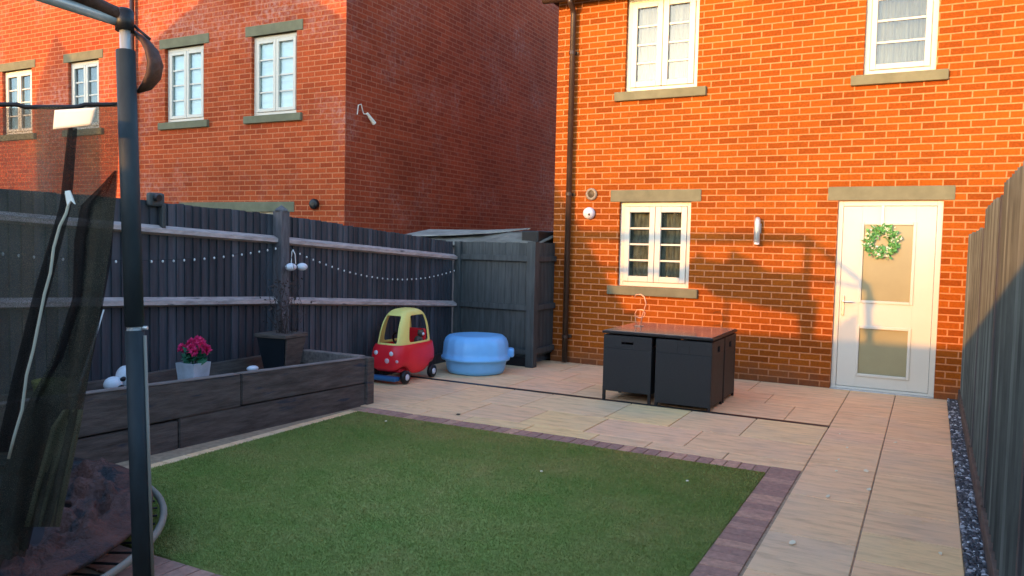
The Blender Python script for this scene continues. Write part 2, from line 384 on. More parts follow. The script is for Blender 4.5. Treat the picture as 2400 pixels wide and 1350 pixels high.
# ------------------------------------------------------------------ walls with openings
def wallmesh(mb, x0, x1, z0, z1, y, ops, depth=.09):
    xs = sorted({x0, x1, *[o[0] for o in ops], *[o[1] for o in ops]}); zs = sorted({z0, z1, *[o[2] for o in ops], *[o[3] for o in ops]})
    def inside(cx, cz): return any(a < cx < b_ and c < cz < d for a, b_, c, d in ops)
    V = {}
    def v(x, z, yy):
        k = (round(x, 4), round(z, 4), round(yy, 4))
        if k not in V: V[k] = mb.bm.verts.new((x, yy, z))
        return V[k]
    for a, b_ in zip(xs, xs[1:]):
        for c, d in zip(zs, zs[1:]):
            if not inside((a+b_)/2, (c+d)/2): mb.bm.faces.new((v(a, c, y), v(b_, c, y), v(b_, d, y), v(a, d, y)))
    for a, b_, c, d in ops:
        for p, q in (((a, c), (b_, c)), ((b_, c), (b_, d)), ((b_, d), (a, d)), ((a, d), (a, c))):
            mb.bm.faces.new((v(*p, y), v(*q, y), v(*q, y+depth), v(*p, y+depth)))
def window(parent, x0, x1, z0, z1, y, lights=2, rows=4, cur='curtain', lint=True, sill=True, rec=.055, lw=.12, sash=.073, barhalf=.011):
    Y = y+rec; fr_ = .055
    m_ = MB()
    for a in ((x0, x0+fr_, z0, z1), (x1-fr_, x1, z0, z1), (x0+fr_, x1-fr_, z0, z0+fr_), (x0+fr_, x1-fr_, z1-fr_, z1)):
        m_.box(a[0], a[1], Y, Y+.06, a[2], a[3], .004)
    win = m_.build('window', 'white', parent)
    n = lights; iw = (x1-x0-2*fr_)/n
    for i in range(n):
        a0 = x0+fr_+i*iw; a1 = a0+iw; s_ = sash; m_ = MB(); g = .003
        for a in ((a0+g, a0+s_, z0+fr_+g, z1-fr_-g), (a1-s_, a1-g, z0+fr_+g, z1-fr_-g), (a0+s_, a1-s_, z0+fr_+g, z0+fr_+s_), (a0+s_, a1-s_, z1-fr_-s_, z1-fr_-g)):
            m_.box(a[0], a[1], Y-.014, Y+.035, a[2], a[3], .006)
        m_.build('sash', 'white', win)
        zb0, zb1 = z0+fr_+s_, z1-fr_-s_
        for k in range(1, rows):
            z = zb0+(zb1-zb0)*k/rows; MB().box(a0+s_, a1-s_, Y+.004, Y+.016, z-barhalf, z+barhalf).build('glazing_bar', 'white', win)
        MB().box(a0+s_, a1-s_, Y+.018, Y+.024, zb0, zb1).build('pane', 'glass', win)
    # soft-pleated curtain behind the glass; the blue one is a flat painted sky
    m_ = MB(); cols = 60; vs_ = []
    for k in range(cols+1):
        x = x0+fr_+(x1-x0-2*fr_)*k/cols; yy = Y+(.048 if cur == 'sky_backing' else .10+.012*math.sin(k*1.35)+.008*math.sin(k*.53))
        vs_.append((m_.bm.verts.new((x, yy, z0+.02)), m_.bm.verts.new((x, yy, z1-.02))))
    for p, q in zip(vs_, vs_[1:]): m_.bm.faces.new((p[0], q[0], q[1], p[1]))
    m_.build('curtain', cur, win, True)
    if lint: MB().box(x0-lw, x1+lw, y-.012, y+.1, z1, z1+.148, .006).build('lintel', 'stone', win)
    if sill: MB().box(x0-lw, x1+lw, y-.05, y+.06, z0-.112, z0-.002, .008).build('sill', 'stone', win)
    return win

# ---- main house
house = empty('brick_house', (0, 0, 0), 'orange brick house with white back door and sunlit wall', 'house')
W1 = (-3.02, -2.104, 1.043, 2.10); W2 = (-2.998, -2.085, 3.467, 4.62); W3 = (-.26, .44, 3.46, 4.62); DO = (-.453, .578, 0.0, 2.10)
m_ = MB(); wallmesh(m_, -3.93, 5.5, -.05, 4.86, 0, [W1, W2, W3, (DO[0], DO[1], -.05, 2.10)])
for q in (((-3.93, 0), (-3.93, 8)), ((-3.93, 8), (5.5, 8)), ((5.5, 8), (5.5, 0))):
    (xa, ya), (xb, yb) = q
    m_.bm.faces.new([m_.bm.verts.new(p) for p in ((xa, ya, -.05), (xb, yb, -.05), (xb, yb, 4.86), (xa, ya, 4.86))])
m_.build('wall', 'brick', house, recalc=False)
window(house, *W1, 0, cur='curtain_dark'); window(house, *W2, 0, cur='curtain'); window(house, *W3, 0, lights=1, cur='curtain', sash=.06)
for wn in [o for o in house.children if o.name.startswith('window')]: pass
# roof with eaves, soffit, gutter
rf = MB()
rf.prism([(-4.1, -.17, 4.74), (-4.1, 4, 7.6), (-4.1, 8.3, 4.74)], (9.8, 0, 0)).build('roof', 'tile', house)
g = MB(); g.tube([(-4.06, -.2, 4.675), (5.6, -.2, 4.675)], .055, 12).build('gutter', 'pipe', house, True)
dp = MB(); dp.tube([(-3.69, -.075, .02), (-3.69, -.075, 4.48), (-3.69, -.10, 4.55), (-3.69, -.18, 4.60), (-3.69, -.2, 4.66)], .036, 14)
dpo = dp.build('downpipe', 'pipe', house, True)
for z in (.35, 2.2, 4.0): MB().tube([(-3.69, -.075, z-.02), (-3.69, -.075, z+.02)], .042, 14).box(-3.75, -3.63, -.03, 0, z-.02, z+.02).build('pipe_bracket', 'pipe', dpo)
v_ = MB(); v_.lathe([(.075, -.004), (.078, -.02), (.05, -.035), (.05, -.002)], (-3.4, 0, 2.2), 24, 'y'); vo = v_.build('vent', 'vent', house, True)
MB().lathe([(.048, -.006), (.046, -.014), (.0, -.018)], (-3.4, 0, 2.2), 20, 'y').build('vent_opening', 'black', vo)
# door
dx0, dx1 = DO[0], DO[1]
door = MB()
for a in ((dx0, dx0+.055, 0, 2.1), (dx1-.055, dx1, 0, 2.1), (dx0+.055, dx1-.055, 2.045, 2.1), (dx0+.055, dx1-.055, 0, .035)): door.box(a[0], a[1], .035, .11, a[2], a[3], .004)
door = door.build('door', 'white', house)
gx0, gx1 = -.20, .325
lf = MB()
lf.box(dx0+.058, gx0, .042, .095, .04, 2.04, .003).box(gx1, dx1-.058, .042, .095, .04, 2.04, .003)
for a in ((.04, .17), (.715, .985), (1.86, 2.04)): lf.box(gx0, gx1, .042, .095, *a)
leafo = lf.build('door_leaf', 'white', door)
for (z0, z1) in ((.17, .715), (.985, 1.86)):
    b_ = MB(); w = .022
    for a in ((gx0-.01, gx0+w, z0-.01, z1+.01), (gx1-w, gx1+.01, z0-.01, z1+.01), (gx0+w, gx1-w, z0-.01, z0+w), (gx0+w, gx1-w, z1-w, z1+.01)): b_.box(a[0], a[1], .03, .05, a[2], a[3], .006)
    b_.build('glazing_bead', 'white', door)
    MB().box(gx0+w, gx1-w, .052, .062, z0+w, z1-w).build('glass', 'frosted', door)
h = MB(); h.box(-.375, -.345, .028, .042, .83, 1.05, .004).tube([(-.36, .03, .985), (-.36, -.012, .985), (-.255, -.014, .985)], .009, 10)
h.build('handle', 'metal', door)
MB().box(dx0-.11, dx1+.10, -.012, .1, 2.103, 2.255, .006).build('lintel', 'stone', door)
MB().box(dx0, dx1, -.03, .05, -.01, .012, .003).build('threshold', 'metal', door)

# wreath hanging on the door
wr = empty('wreath', (.0, .02, 1.66), 'green leafy wreath hanging on the glazed door', 'wreath')
rnd = random.Random(2)
def leafball(mb, n, fn, size):
    for i in range(n):
        c, d = fn(); d = d.normalized(); s_ = d.cross(Vector((rnd.uniform(-1, 1), rnd.uniform(-1, 1), rnd.uniform(-1, 1)))).normalized()
        L = size*rnd.uniform(.6, 1.2); w = L*.33; nn = s_.cross(d)*L*.12
        vs_ = [mb.bm.verts.new(p) for p in (c, c+d*L*.5+s_*w+nn, c+d*L, c+d*L*.5-s_*w+nn)]
        mb.bm.faces.new(vs_)
def wfn():
    th = rnd.uniform(0, 2*math.pi); c = Vector((.112*math.cos(th), 0, .112*math.sin(th)))
    d = Vector((math.cos(th+rnd.uniform(-1.6, 1.6)), rnd.uniform(-.7, .3), math.sin(th+rnd.uniform(-1.6, 1.6))))
    return c+Vector((rnd.gauss(0, .026), rnd.uniform(-.03, .015), rnd.gauss(0, .026))), d
m_ = MB(); leafball(m_, 420, wfn, .05); local(m_, 'leaves', 'leaf2', wr)
m_ = MB(); leafball(m_, 230, wfn, .04); local(m_, 'blossom', 'leafw', wr)
m_ = MB(); m_.tube([(.125*math.cos(a*.2618), 0, .125*math.sin(a*.2618)) for a in range(25)], .009, 8, False); local(m_, 'ring', 'twig', wr)
m_ = MB(); m_.box(-.012, .012, -.006, -.003, .13, .385); local(m_, 'ribbon', 'label', wr)

# wall lantern and alarm dome
wl = empty('wall_lamp', (-1.30, 0, 1.75), 'slim metal wall lamp between window and door', 'lamp')
m_ = MB(); m_.box(-.03, .03, -.02, -.001, -.02, .09, .004); local(m_, 'back_plate', 'metal', wl)
m_ = MB(); m_.tube([(0, -.02, .03), (0, -.075, .03)], .012); local(m_, 'arm', 'metal', wl)
m_ = MB(); m_.lathe([(.030, -.13), (.034, -.125), (.034, .13), (.02, .16), (0, .165)], (0, -.09, 0), 20); local(m_, 'lamp_body', 'galv', wl, True)
m_ = MB(); m_.lathe([(.029, -.155), (.031, -.15), (.031, -.131)], (0, -.09, 0), 20); local(m_, 'lens', 'bulb', wl, True)
al = empty('wall_sensor', (-3.42, 0, 1.955), 'round white sensor fixed to the brickwork below the vent', 'sensor')
m_ = MB(); m_.lathe([(.075, -.001), (.078, -.03), (.07, -.06), (.045, -.09), (0, -.10)], (0, 0, 0), 24, 'y'); local(m_, 'dome', 'whitestone', al, True)
m_ = MB(); m_.box(.015, .04, -.098, -.08, -.03, -.005, .003); local(m_, 'lens', 'black', al)

# ---- neighbour's house
nb = empty('brick_house', (-12, -.878, 0), 'red brick house next door, behind the dark left fence', 'house')
NY = -.878
NW = [(-8.496, -7.615, 3.339, 4.499), (-10.382, -9.504, 3.339, 4.499), (-12.86, -12.03, 3.339, 4.499), (-14.83, -13.92, 3.339, 4.499), (-9.93, -7.76, .9, 1.93)]
m_ = MB(); wallmesh(m_, -19, -6.72, -.05, 7.4, NY, NW)
m_.build('wall', 'brick2', nb, recalc=False)
m_ = MB(); m_.bm.faces.new([m_.bm.verts.new(p) for p in ((-6.72, NY, -.05), (-6.72, 10, -.05), (-6.72, 10, 7.4), (-6.72, NY, 7.4))])
m_.bm.faces.new([m_.bm.verts.new(p) for p in ((-19, 10, -.05), (-19, NY, -.05), (-19, NY, 7.4), (-19, 10, 7.4))])
m_.bm.faces.new([m_.bm.verts.new(p) for p in ((-6.72, 10, -.05), (-19, 10, -.05), (-19, 10, 7.4), (-6.72, 10, 7.4))])
sw = m_.build('wall', 'brick3', nb, recalc=False); sw['label'] = 'shaded dark red gable side wall'
MB().prism([(-6.5, NY-.25, 7.4), (-6.5, 4.5, 10.2), (-6.5, 10.3, 7.4)], (-12.7, 0, 0)).build('roof', 'tile', nb)
for i, w in enumerate(NW):
    window(nb, *w, NY, cur=('sky_backing', 'sky_backing', 'curtain', 'curtain_dark', 'curtain')[i], lights=4 if i == 4 else 2, rows=1 if i == 4 else 4, sash=.055, barhalf=.011)
m_ = MB(); m_.tube([(-11.08, NY-.07, 0), (-11.08, NY-.07, 7.3)], .036, 12); m_.build('downpipe', 'pipe', nb, True)
v_ = MB(); v_.lathe([(.07, -.004), (.075, -.05), (.06, -.07), (0, -.06)], (-7.24, NY, 2.04), 20, 'y'); v_.build('vent', 'black', nb, True)
cb = empty('cable_joint', (-6.70, -.5, 3.3), 'loose white cable joint on the shaded gable wall', 'cable')
m_ = MB(); m_.tube([(-6.69, -.66, 3.30), (-6.68, -.65, 3.43), (-6.67, -.6, 3.45), (-6.68, -.56, 3.38), (-6.69, -.52, 3.33), (-6.66, -.47, 3.33)], .007, 6); m_.build('cable', 'label', cb)
m_ = MB(); m_.tube([(-6.66, -.48, 3.34), (-6.65, -.33, 3.22)], [.018, .032], 10); m_.build('connector', 'label', cb)

# houses behind the garden: they shade the lower walls
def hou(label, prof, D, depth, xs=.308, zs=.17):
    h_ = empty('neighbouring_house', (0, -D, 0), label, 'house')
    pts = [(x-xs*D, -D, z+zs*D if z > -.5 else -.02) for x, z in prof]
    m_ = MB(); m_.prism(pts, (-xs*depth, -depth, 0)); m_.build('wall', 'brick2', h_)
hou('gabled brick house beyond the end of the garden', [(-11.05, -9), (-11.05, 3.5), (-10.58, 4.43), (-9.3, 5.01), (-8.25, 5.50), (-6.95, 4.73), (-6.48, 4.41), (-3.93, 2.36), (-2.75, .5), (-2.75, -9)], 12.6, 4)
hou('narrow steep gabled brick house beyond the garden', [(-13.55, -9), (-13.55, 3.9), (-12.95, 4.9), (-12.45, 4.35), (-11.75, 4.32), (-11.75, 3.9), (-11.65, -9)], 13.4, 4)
# unseen rear fence, added to block the low sun off garden and lower walls
rfz = empty('rear_shade_fence', (-2, -11.6, 0), 'unseen dark boarded fence added to shade the garden', 'fence')
m_ = MB(); x = -14.0
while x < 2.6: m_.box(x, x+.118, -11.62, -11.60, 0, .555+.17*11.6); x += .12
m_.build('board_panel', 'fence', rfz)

# ------------------------------------------------------------------ fences
def lerp_tab(tab, y):
    for (a, va), (b_, vb) in zip(tab, tab[1:]):
        if b_ <= y <= a: return va+(vb-va)*(a-y)/(a-b_)
    return tab[-1][1] if y < tab[-1][0] else tab[0][1]
TOP = [(-.65, 1.545), (-3.86, 1.775), (-5.62, 1.835), (-9, 1.86)]; R1 = [(-.65, 1.345), (-3.86, 1.53), (-5.62, 1.665), (-9, 1.70)]; R2 = [(-.65, .735), (-3.86, .95), (-5.62, 1.075), (-9, 1.13)]
lf_ = empty('fence', (-4.98, -3.8, 0), 'long charcoal feather-edge fence behind the raised planter', 'fence')
def toned(name, base_name, c):
    m_, t_, b_ = newmat(name, .66, .3); a_ = node(t_, 'ShaderNodeAttribute', attribute_name='tone')
    v_ = coords(t_, (9, 9, .8)); w_ = coords(t_)
    cc = ramp(t_, a_.outputs['Fac'], [(0, tuple(x*.62 for x in c)), (1, tuple(x*1.38 for x in c))])
    cc = mixc(t_, 1., cc, ramp(t_, noise(t_, v_, 3, 5), [(.25, (.6, .6, .62)), (.75, (1.4, 1.38, 1.34))]), 'MULTIPLY')
    cc = mixc(t_, ramp(t_, noise(t_, w_, 1.1, 4), [(.55, (0, 0, 0)), (.75, (.5, .5, .5))]), cc, tuple(x*1.7 for x in c))
    t_.links.new(cc, b_.inputs['Base Color']); bump(t_, b_, noise(t_, v_, 12, 5), .4, .006); M[base_name] = m_
toned('charcoal_boards', 'fence_b', (.068, .071, .083)); toned('sunlit_charcoal_boards', 'fence_rb', (.115, .125, .115))  # right fence boards carry the low sun's brightening in their colour
def featherboards(mb, ya, yb, X, ztop, z0=.1, w=.083, face=1, seed=0):
    rn = random.Random(seed); y = ya; lay = mb.bm.loops.layers.color.new('tone')
    while y > yb+.02:
        y2 = max(y-w, yb); zt = ztop(y-.04)+rn.uniform(-.006, .006); t1, t2 = .007, .021
        j = rn.uniform(-.002, .002)
        p = [(X+face*(t1+j), y), (X+face*(t2+j), y2), (X, y2), (X, y)]
        lo = [mb.bm.verts.new((a, b_, z0)) for a, b_ in p]; hi = [mb.bm.verts.new((a, b_, zt)) for a, b_ in p]
        fs = [mb.bm.faces.new(lo[::-1]), mb.bm.faces.new(hi)]      # one tone per board
        for i in range(4): fs.append(mb.bm.faces.new((lo[i], lo[(i+1) % 4], hi[(i+1) % 4], hi[i])))
        tn = rn.random()
        for f in fs:
            for l in f.loops: l[lay] = (tn, tn, tn, 1)
        y = y2-.001
bays = [(-.72, -3.812), (-3.908, -7.012), (-7.108, -10.2)]
for i, (a, b_) in enumerate(bays):
    m_ = MB(); featherboards(m_, a, b_, -5.045, lambda y: lerp_tab(TOP, y), seed=i); m_.build('board_panel', 'fence_b', lf_)
    for tab in (R1, R2):
        za, zb = lerp_tab(tab, a), lerp_tab(tab, b_)
        m_ = MB(); pr_ = [(-5.02, .040), (-4.962, .012), (-4.962, -.022), (-5.02, -.040)]
        A = [m_.bm.verts.new((x, a, za+z)) for x, z in pr_]; B = [m_.bm.verts.new((x, b_, zb+z)) for x, z in pr_]
        m_.bm.faces.new(A); m_.bm.faces.new(B[::-1])
        for k in range(4): m_.bm.faces.new((A[k], A[(k+1) % 4], B[(k+1) % 4], B[k]))
        m_.build('rail', 'rail', lf_)
    m_ = MB(); m_.box(-5.03, -5.0, b_, a, -.02, .12); m_.build('gravel_board', 'fence', lf_)
for y in (-3.86, -7.06):
    zt = lerp_tab(TOP, y)+.03
    m_ = MB(); m_.box(-5.035, -4.925, y-.055, y+.055, 0, zt, .004); po = m_.build('post', 'post', lf_)
    m_ = MB(); m_.lathe([(.085, 0), (.085, .012), (0, .06)], (-4.98, y, zt), 4); m_.build('post_cap', 'post', po)
# corner panel beside the house
gf = empty('fence', (-4.4, -.65, 0), 'blue-grey fence panel with post closing the gap beside the house', 'fence')
m_ = MB(); x = -4.97; rn = random.Random(4)
while x < -3.95:
    w = .098; m_.box(x, min(x+w, -3.93)-.003, -.655, -.637+rn.uniform(-.002, .002), .12, 1.56+rn.uniform(-.004, .004)); x += w
m_.build('board_panel', 'gate', gf)
for z in (1.36, .745, .19): MB().box(-4.93, -3.95, -.695, -.656, z-.035, z+.035, .004).build('rail', 'gate', gf)
MB().box(-4.96, -3.95, -.668, -.64, -.02, .11).build('gravel_board', 'black', gf)
MB().box(-3.945, -3.835, -.715, -.605, 0, 1.575, .004).build('post', 'gate', gf)
MB().box(-5.02, -4.93, -.71, -.62, 0, 1.56, .004).build('post', 'gate', gf)
m_ = MB(); y = -.60
while y < -.06: m_.box(-3.915, -3.897, y, y+.095, .12, 1.565); y += .098
m_.build('board_panel', 'gate', gf)
for z in (1.36, .745, .19): MB().box(-3.896, -3.86, -.60, -.03, z-.035, z+.035, .004).build('rail', 'gate', gf)
# right fence
rfn = empty('fence', (.82, -4, 0), 'dark fence along the right of the path, tops stepping up', 'fence')
segs = [(-.02, -2.72, 1.735), (-2.78, -4.30, 1.875), (-4.34, -6.1, 1.93), (-6.16, -8.0, 1.95), (-8.06, -11.5, 1.97)]
for i, (a, b_, zt) in enumerate(segs):
    m_ = MB(); featherboards(m_, a, b_, .835, lambda y, z=zt, a=a: z+.012*((a-y) % 1.1), z0=.13, w=.125, face=-1, seed=20+i)
    m_.build('board_panel', 'fence_rb', rfn)
    MB().box(.80, .83, b_, a, -.02, .125, .004).build('gravel_board', 'pot_tan', rfn)
    if i < 4: MB().box(.812, .90, b_-.06, b_, 0, zt+.0, .003).build('post', 'fence', rfn)

# shed behind the corner fence
sh = empty('shed', (-5.0, .6, 0), 'low shed with torn grey felt roof behind the corner fence', 'shed')
MB().box(-6.25, -4.02, -.42, 1.7, 0, 1.50).build('wall', 'post', sh)
m_ = MB(); nx, ny = 26, 12; rn = random.Random(9)
Vg = [[None]*(ny+1) for _ in range(nx+1)]
for i in range(nx+1):
    for j in range(ny+1):
        u, v_ = i/nx, j/ny
        Vg[i][j] = m_.bm.verts.new((-6.35+2.4*u, -.5+2.2*v_, 1.53+.17*min(1, v_*3.2)*(1-.12*abs(2*u-1)**4)-.10*max(0, .13-u)/.13+.012*math.sin(9*u+3*v_)+rn.uniform(-.012, .012)))
for i in range(nx):
    for j in range(ny): m_.bm.faces.new((Vg[i][j], Vg[i+1][j], Vg[i+1][j+1], Vg[i][j+1]))
o = m_.build('roof', 'felt', sh, True)
sd = o.modifiers.new('s', 'SOLIDIFY'); sd.thickness = .02
m_ = MB(); P = [(-6.0, .15, 1.715), (-5.0, .1, 1.715), (-4.4, .25, 1.75), (-4.75, .0, 1.69), (-5.3, -.25, 1.64), (-6.2, -.4, 1.60)]
m_.prism(P, (0, 0, .012)); m_.build('torn_felt', simple('torn_felt', (.30, .29, .26), .9, .1, .3, 6, bmp=.6), sh)
m_ = MB(); m_.box(-4.25, -4.0, -.3, .6, 1.56, 1.72, .02); m_.build('loose_sheet', 'black', sh)

# ------------------------------------------------------------------ raised planter
pl = empty('raised_planter', (-4.5, -5.3, 0), 'raised bed of dark stacked sleepers along the left fence', 'planter')
def fx(y): return -4.155-.085*(-3.52-y)/1.0*.95
def sleeper(mb, ya, yb, z0a, z1a, z0b, z1b, th=.09):
    A = [mb.bm.verts.new(p) for p in ((fx(ya), ya, z0a), (fx(ya), ya, z1a), (fx(ya)-th, ya, z1a), (fx(ya)-th, ya, z0a))]
    B = [mb.bm.verts.new(p) for p in ((fx(yb), yb, z0b), (fx(yb), yb, z1b), (fx(yb)-th, yb, z1b), (fx(yb)-th, yb, z0b))]
    fs = [mb.bm.faces.new(A), mb.bm.faces.new(B[::-1])]
    for i in range(4): fs.append(mb.bm.faces.new((A[i], B[i], B[(i+1) % 4], A[(i+1) % 4])))
    bmesh.ops.bevel(mb.bm, geom=list({e for f in fs for e in f.edges}), offset=.007, segments=2, affect='EDGES')
ZT = lambda y: .435+.022*(-3.52-y)
for (a, b_, tr_) in ((-3.60, -5.55, 0), (-5.56, -8.2, 0)):
    m_ = MB(); sleeper(m_, a, b_, -.03, .20, -.03, .215+.0*b_); m_.build('lower_sleeper', 'sleeper', pl)
for (a, b_) in ((-3.60, -5.0), (-5.008, -8.2)):
    m_ = MB(); sleeper(m_, a, b_, .207+(.0 if a > -4 else .008), ZT(a), .222, ZT(b_)); m_.build('upper_sleeper', 'sleeper', pl)
    m_ = MB(); sleeper(m_, a-.003, b_+.003, ZT(a)+.001, ZT(a)+.010, ZT(b_)+.001, ZT(b_)+.010, .085); m_.build('pale_top_edge', 'sleeper_top', pl)  # thin strip in a lighter tone along each upper sleeper
MB().box(-4.245, -4.135, -3.60, -3.50, -.02, .445, .006).build('corner_post', 'sleeper', pl)
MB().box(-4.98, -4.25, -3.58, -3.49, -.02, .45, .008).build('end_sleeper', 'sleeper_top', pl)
MB().prism([(-4.985, -8.2, -.02), (fx(-8.2)-.085, -8.2, -.02), (fx(-3.6)-.085, -3.6, -.02), (-4.985, -3.6, -.02)], (0, 0, .35)).build('soil', 'soil', pl)
MB().box(-4.985, -4.94, -8.2, -3.6, .0, .46, .006).build('back_board', 'sleeper', pl)

# pots and ornaments on the planter
fp = empty('flower_pot', (-4.47, -5.30, .465), 'pink flowers in a pale square pot on the planter edge', 'potted flowers', rz=.1)
m_ = MB(); w0, w1 = .098, .115
lo = [m_.bm.verts.new((x*w0, y*w0, -.03)) for x, y in ((-1, -1), (1, -1), (1, 1), (-1, 1))]; hi = [m_.bm.verts.new((x*w1, y*w1, .155)) for x, y in ((-1, -1), (1, -1), (1, 1), (-1, 1))]
hi2 = [m_.bm.verts.new((x*.095, y*.095, .155)) for x, y in ((-1, -1), (1, -1), (1, 1), (-1, 1))]; lo2 = [m_.bm.verts.new((x*.09, y*.09, .12)) for x, y in ((-1, -1), (1, -1), (1, 1), (-1, 1))]
m_.bm.faces.new(lo[::-1]); m_.bm.faces.new(lo2)
for A, B in ((lo, hi), (hi, hi2), (hi2, lo2)):
    for i in range(4): m_.bm.faces.new((A[i], A[(i+1) % 4], B[(i+1) % 4], B[i]))
local(m_, 'pot', 'pot', fp)
rnd = random.Random(3)
heads = [(-.12, -.02, .29), (-.05, .03, .34), (.02, -.04, .30), (.05, .04, .35), (.12, -.01, .33), (.10, .06, .28), (-.02, .0, .26), (-.09, .05, .31), (.15, .02, .29), (.0, .06, .36), (.06, -.06, .27)]
for c in heads:
    m_ = MB(); c = Vector(c)
    def ff(c=c):
        d = Vector((rnd.gauss(0, 1), rnd.gauss(0, 1), rnd.gauss(.3, 1))).normalized(); return c+d*.012, d
    leafball(m_, 60, ff, .042); local(m_, 'flower', 'pink', fp)
m_ = MB()
for c in heads: m_.tube([(c[0]*.3, c[1]*.3, .12), (c[0]*.7, c[1]*.7, .2), c], .003, 5)
def gf_():
    th = rnd.uniform(0, 6.28); d = Vector((math.cos(th), math.sin(th), rnd.uniform(-.2, 1))); return Vector((rnd.gauss(0, .03), rnd.gauss(0, .03), rnd.uniform(.15, .25))), d
leafball(m_, 60, gf_, .10); local(m_, 'leaves', 'leaf', fp); fp.scale = (.78, .78, .78)

tp = empty('tall_pot', (-4.62, -4.22, .33), 'tall dark square pot with dead climbing plant against fence post', 'potted plant', rz=.12)
m_ = MB(); w0, w1 = .095, .15
lo = [m_.bm.verts.new((x*w0, y*w0, -.01)) for x, y in ((-1, -1), (1, -1), (1, 1), (-1, 1))]; hi = [m_.bm.verts.new((x*w1, y*w1, .355)) for x, y in ((-1, -1), (1, -1), (1, 1), (-1, 1))]
m_.bm.faces.new(lo[::-1]); m_.bm.faces.new(hi)
for i in range(4): m_.bm.faces.new((lo[i], lo[(i+1) % 4], hi[(i+1) % 4], hi[i]))
local(m_, 'pot', 'pot_dark', tp)
m_ = MB(); m_.box(-.165, .165, -.165, .165, .34, .375, .006); local(m_, 'rim', 'pot_tan', tp)
m_ = MB()
sl_ = [m_.bm.verts.new(p) for p in ((.101, -.088, .0), (.101, .088, .0), (.153, .14, .335), (.153, -.14, .335))]
f_ = m_.bm.faces.new(sl_); ex = bmesh.ops.extrude_face_region(m_.bm, geom=[f_]); bmesh.ops.translate(m_.bm, vec=(.012, 0, 0), verts=[v for v in ex['geom'] if isinstance(v, bmesh.types.BMVert)])
local(m_, 'front_face', 'pot_tan', tp)
m_ = MB(); rn = random.Random(8)
for i in range(26):
    x, y = rn.gauss(0, .05), rn.gauss(0, .05); p = [(x, y, .36)]
    L = rn.uniform(.2, .75)
    for k in range(1, 6): x += rn.gauss(0, .035); y += rn.gauss(0, .035); p.append((x, y, .36+L*k/5))
    m_.tube(p, [.003, .003, .002, .002, .0015, .001], 5)
def tf():
    return Vector((rn.gauss(0, .08), rn.gauss(0, .08), rn.uniform(.38, .85))), Vector((rn.gauss(0, 1), rn.gauss(0, 1), rn.gauss(0, 1)))
rnd = rn; leafball(m_, 200, tf, .03); local(m_, 'dead_stems', 'twig', tp)

orn = empty('fence_light', (-4.88, -3.80, 1.28), 'twin white garden light hooked on the tall fence post', 'light')
m_ = MB(); m_.tube([(0, 0, .15), (.02, 0, .12), (.03, 0, .03)], .005, 6).tube([(0, -.02, .15), (.02, -.05, .03)], .004, 6); local(m_, 'bracket', 'galv', orn)
for s_ in (-1, 1):
    m_ = MB(); m_.ball((.04, s_*.075, 0), .05, 3, (.8, 1.25, .75)); local(m_, 'lamp_head', 'whitestone', orn, True)
m_ = MB(); m_.box(.0, .045, -.07, .07, -.02, .01, .006); local(m_, 'body', 'post', orn)

wo = empty('garden_ornament', (-4.60, -5.83, .44), 'white ceramic ornament with dark hollows on the planter', 'ornament')
m_ = MB(); m_.ball((0, .05, .085), .075, 3, (1, .9, 1.15)); m_.ball((0, -.05, .05), .06, 3, (1, 1.1, .9)); local(m_, 'body', 'whitestone', wo, True)
for p in ((.064, .035, .10), (.055, -.03, .03), (.05, -.005, .085)):
    m_ = MB(); m_.ball(p, .020, 2, (.5, 1.4, .9)); local(m_, 'hollow', 'black', wo, True)
st = MB(); st.ball((0, 0, 0), .042, 2, (1, 1.3, .6)); st = st.build('pebble', 'whitestone', None, True); st.location = (-4.42, -4.75, .47); tag(st, 'small white pebble lying on the planter edge', 'stone')
yp = empty('plant_pot', (-4.86, -6.17, .31), 'empty yellow-green tapered pot seen through the net', 'pot')
m_ = MB(); m_.lathe([(.07, 0), (.085, .08), (.115, .205), (.118, .225), (.105, .225), (.07, .03), (0, .03)], (0, 0, 0), 28); local(m_, 'pot', 'pot_yellow', yp, True)
tag(yp, None)
rd = MB(); rd.tube([(-4.86, -6.0, .35), (-4.93, -5.72, .99)], [.016, .006], 8); rd = rd.build('garden_cane', 'galv'); tag(rd, 'pale grey stick leaning against the fence behind the net', 'stick')
bl = empty('floodlight', (-5.0, -5.22, 1.80), 'small grey-blue hooded light perched on top of the fence', 'light')
m_ = MB(); m_.box(-.03, .03, -.07, .07, -.02, .09, .02); local(m_, 'hood', 'gate', bl)
m_ = MB(); m_.tube([(.03, -.02, .05), (.07, -.02, .045)], .028, 12); local(m_, 'lens', 'black', bl)
m_ = MB(); m_.box(-.01, .03, .04, .075, -.22, .0, .006); local(m_, 'bracket', 'gate', bl)

# fairy lights along the left fence
def swag(label, pts, n):
    s_ = empty('string_lights', pts[0], label, 'string lights', 'fairy light strings pinned along the left fence')
    def q(u):
        k = u*(len(pts)-1); i = min(int(k), len(pts)-2); f = k-i; return Vector(pts[i]).lerp(Vector(pts[i+1]), f)
    P = [q(k/60) for k in range(61)]
    m_ = MB(); m_.tube(P, .0025, 5); m_.build('cord', 'black', s_)
    for i in range(n):
        c = q((i+.5)/n); m_ = MB(); m_.ball(c+Vector((0, 0, -.012)), .0085, 2, (1, 1, 1.4)); m_.build('bulb', 'bulb', s_, True)
def cat(y0, z0, y1, z1, sag, k=13, x=-4.93):
    return [(x, y0+(y1-y0)*i/k, z0+(z1-z0)*i/k-4*sag*(i/k)*(1-i/k)) for i in range(k+1)]
swag('left fairy light string, sagging between pole and fence post', cat(-3.93, 1.47, -7.0, 1.50, .13), 30)
swag('right fairy light string, sagging between fence post and house corner', cat(-.8, 1.20, -3.80, 1.46, .20), 32)

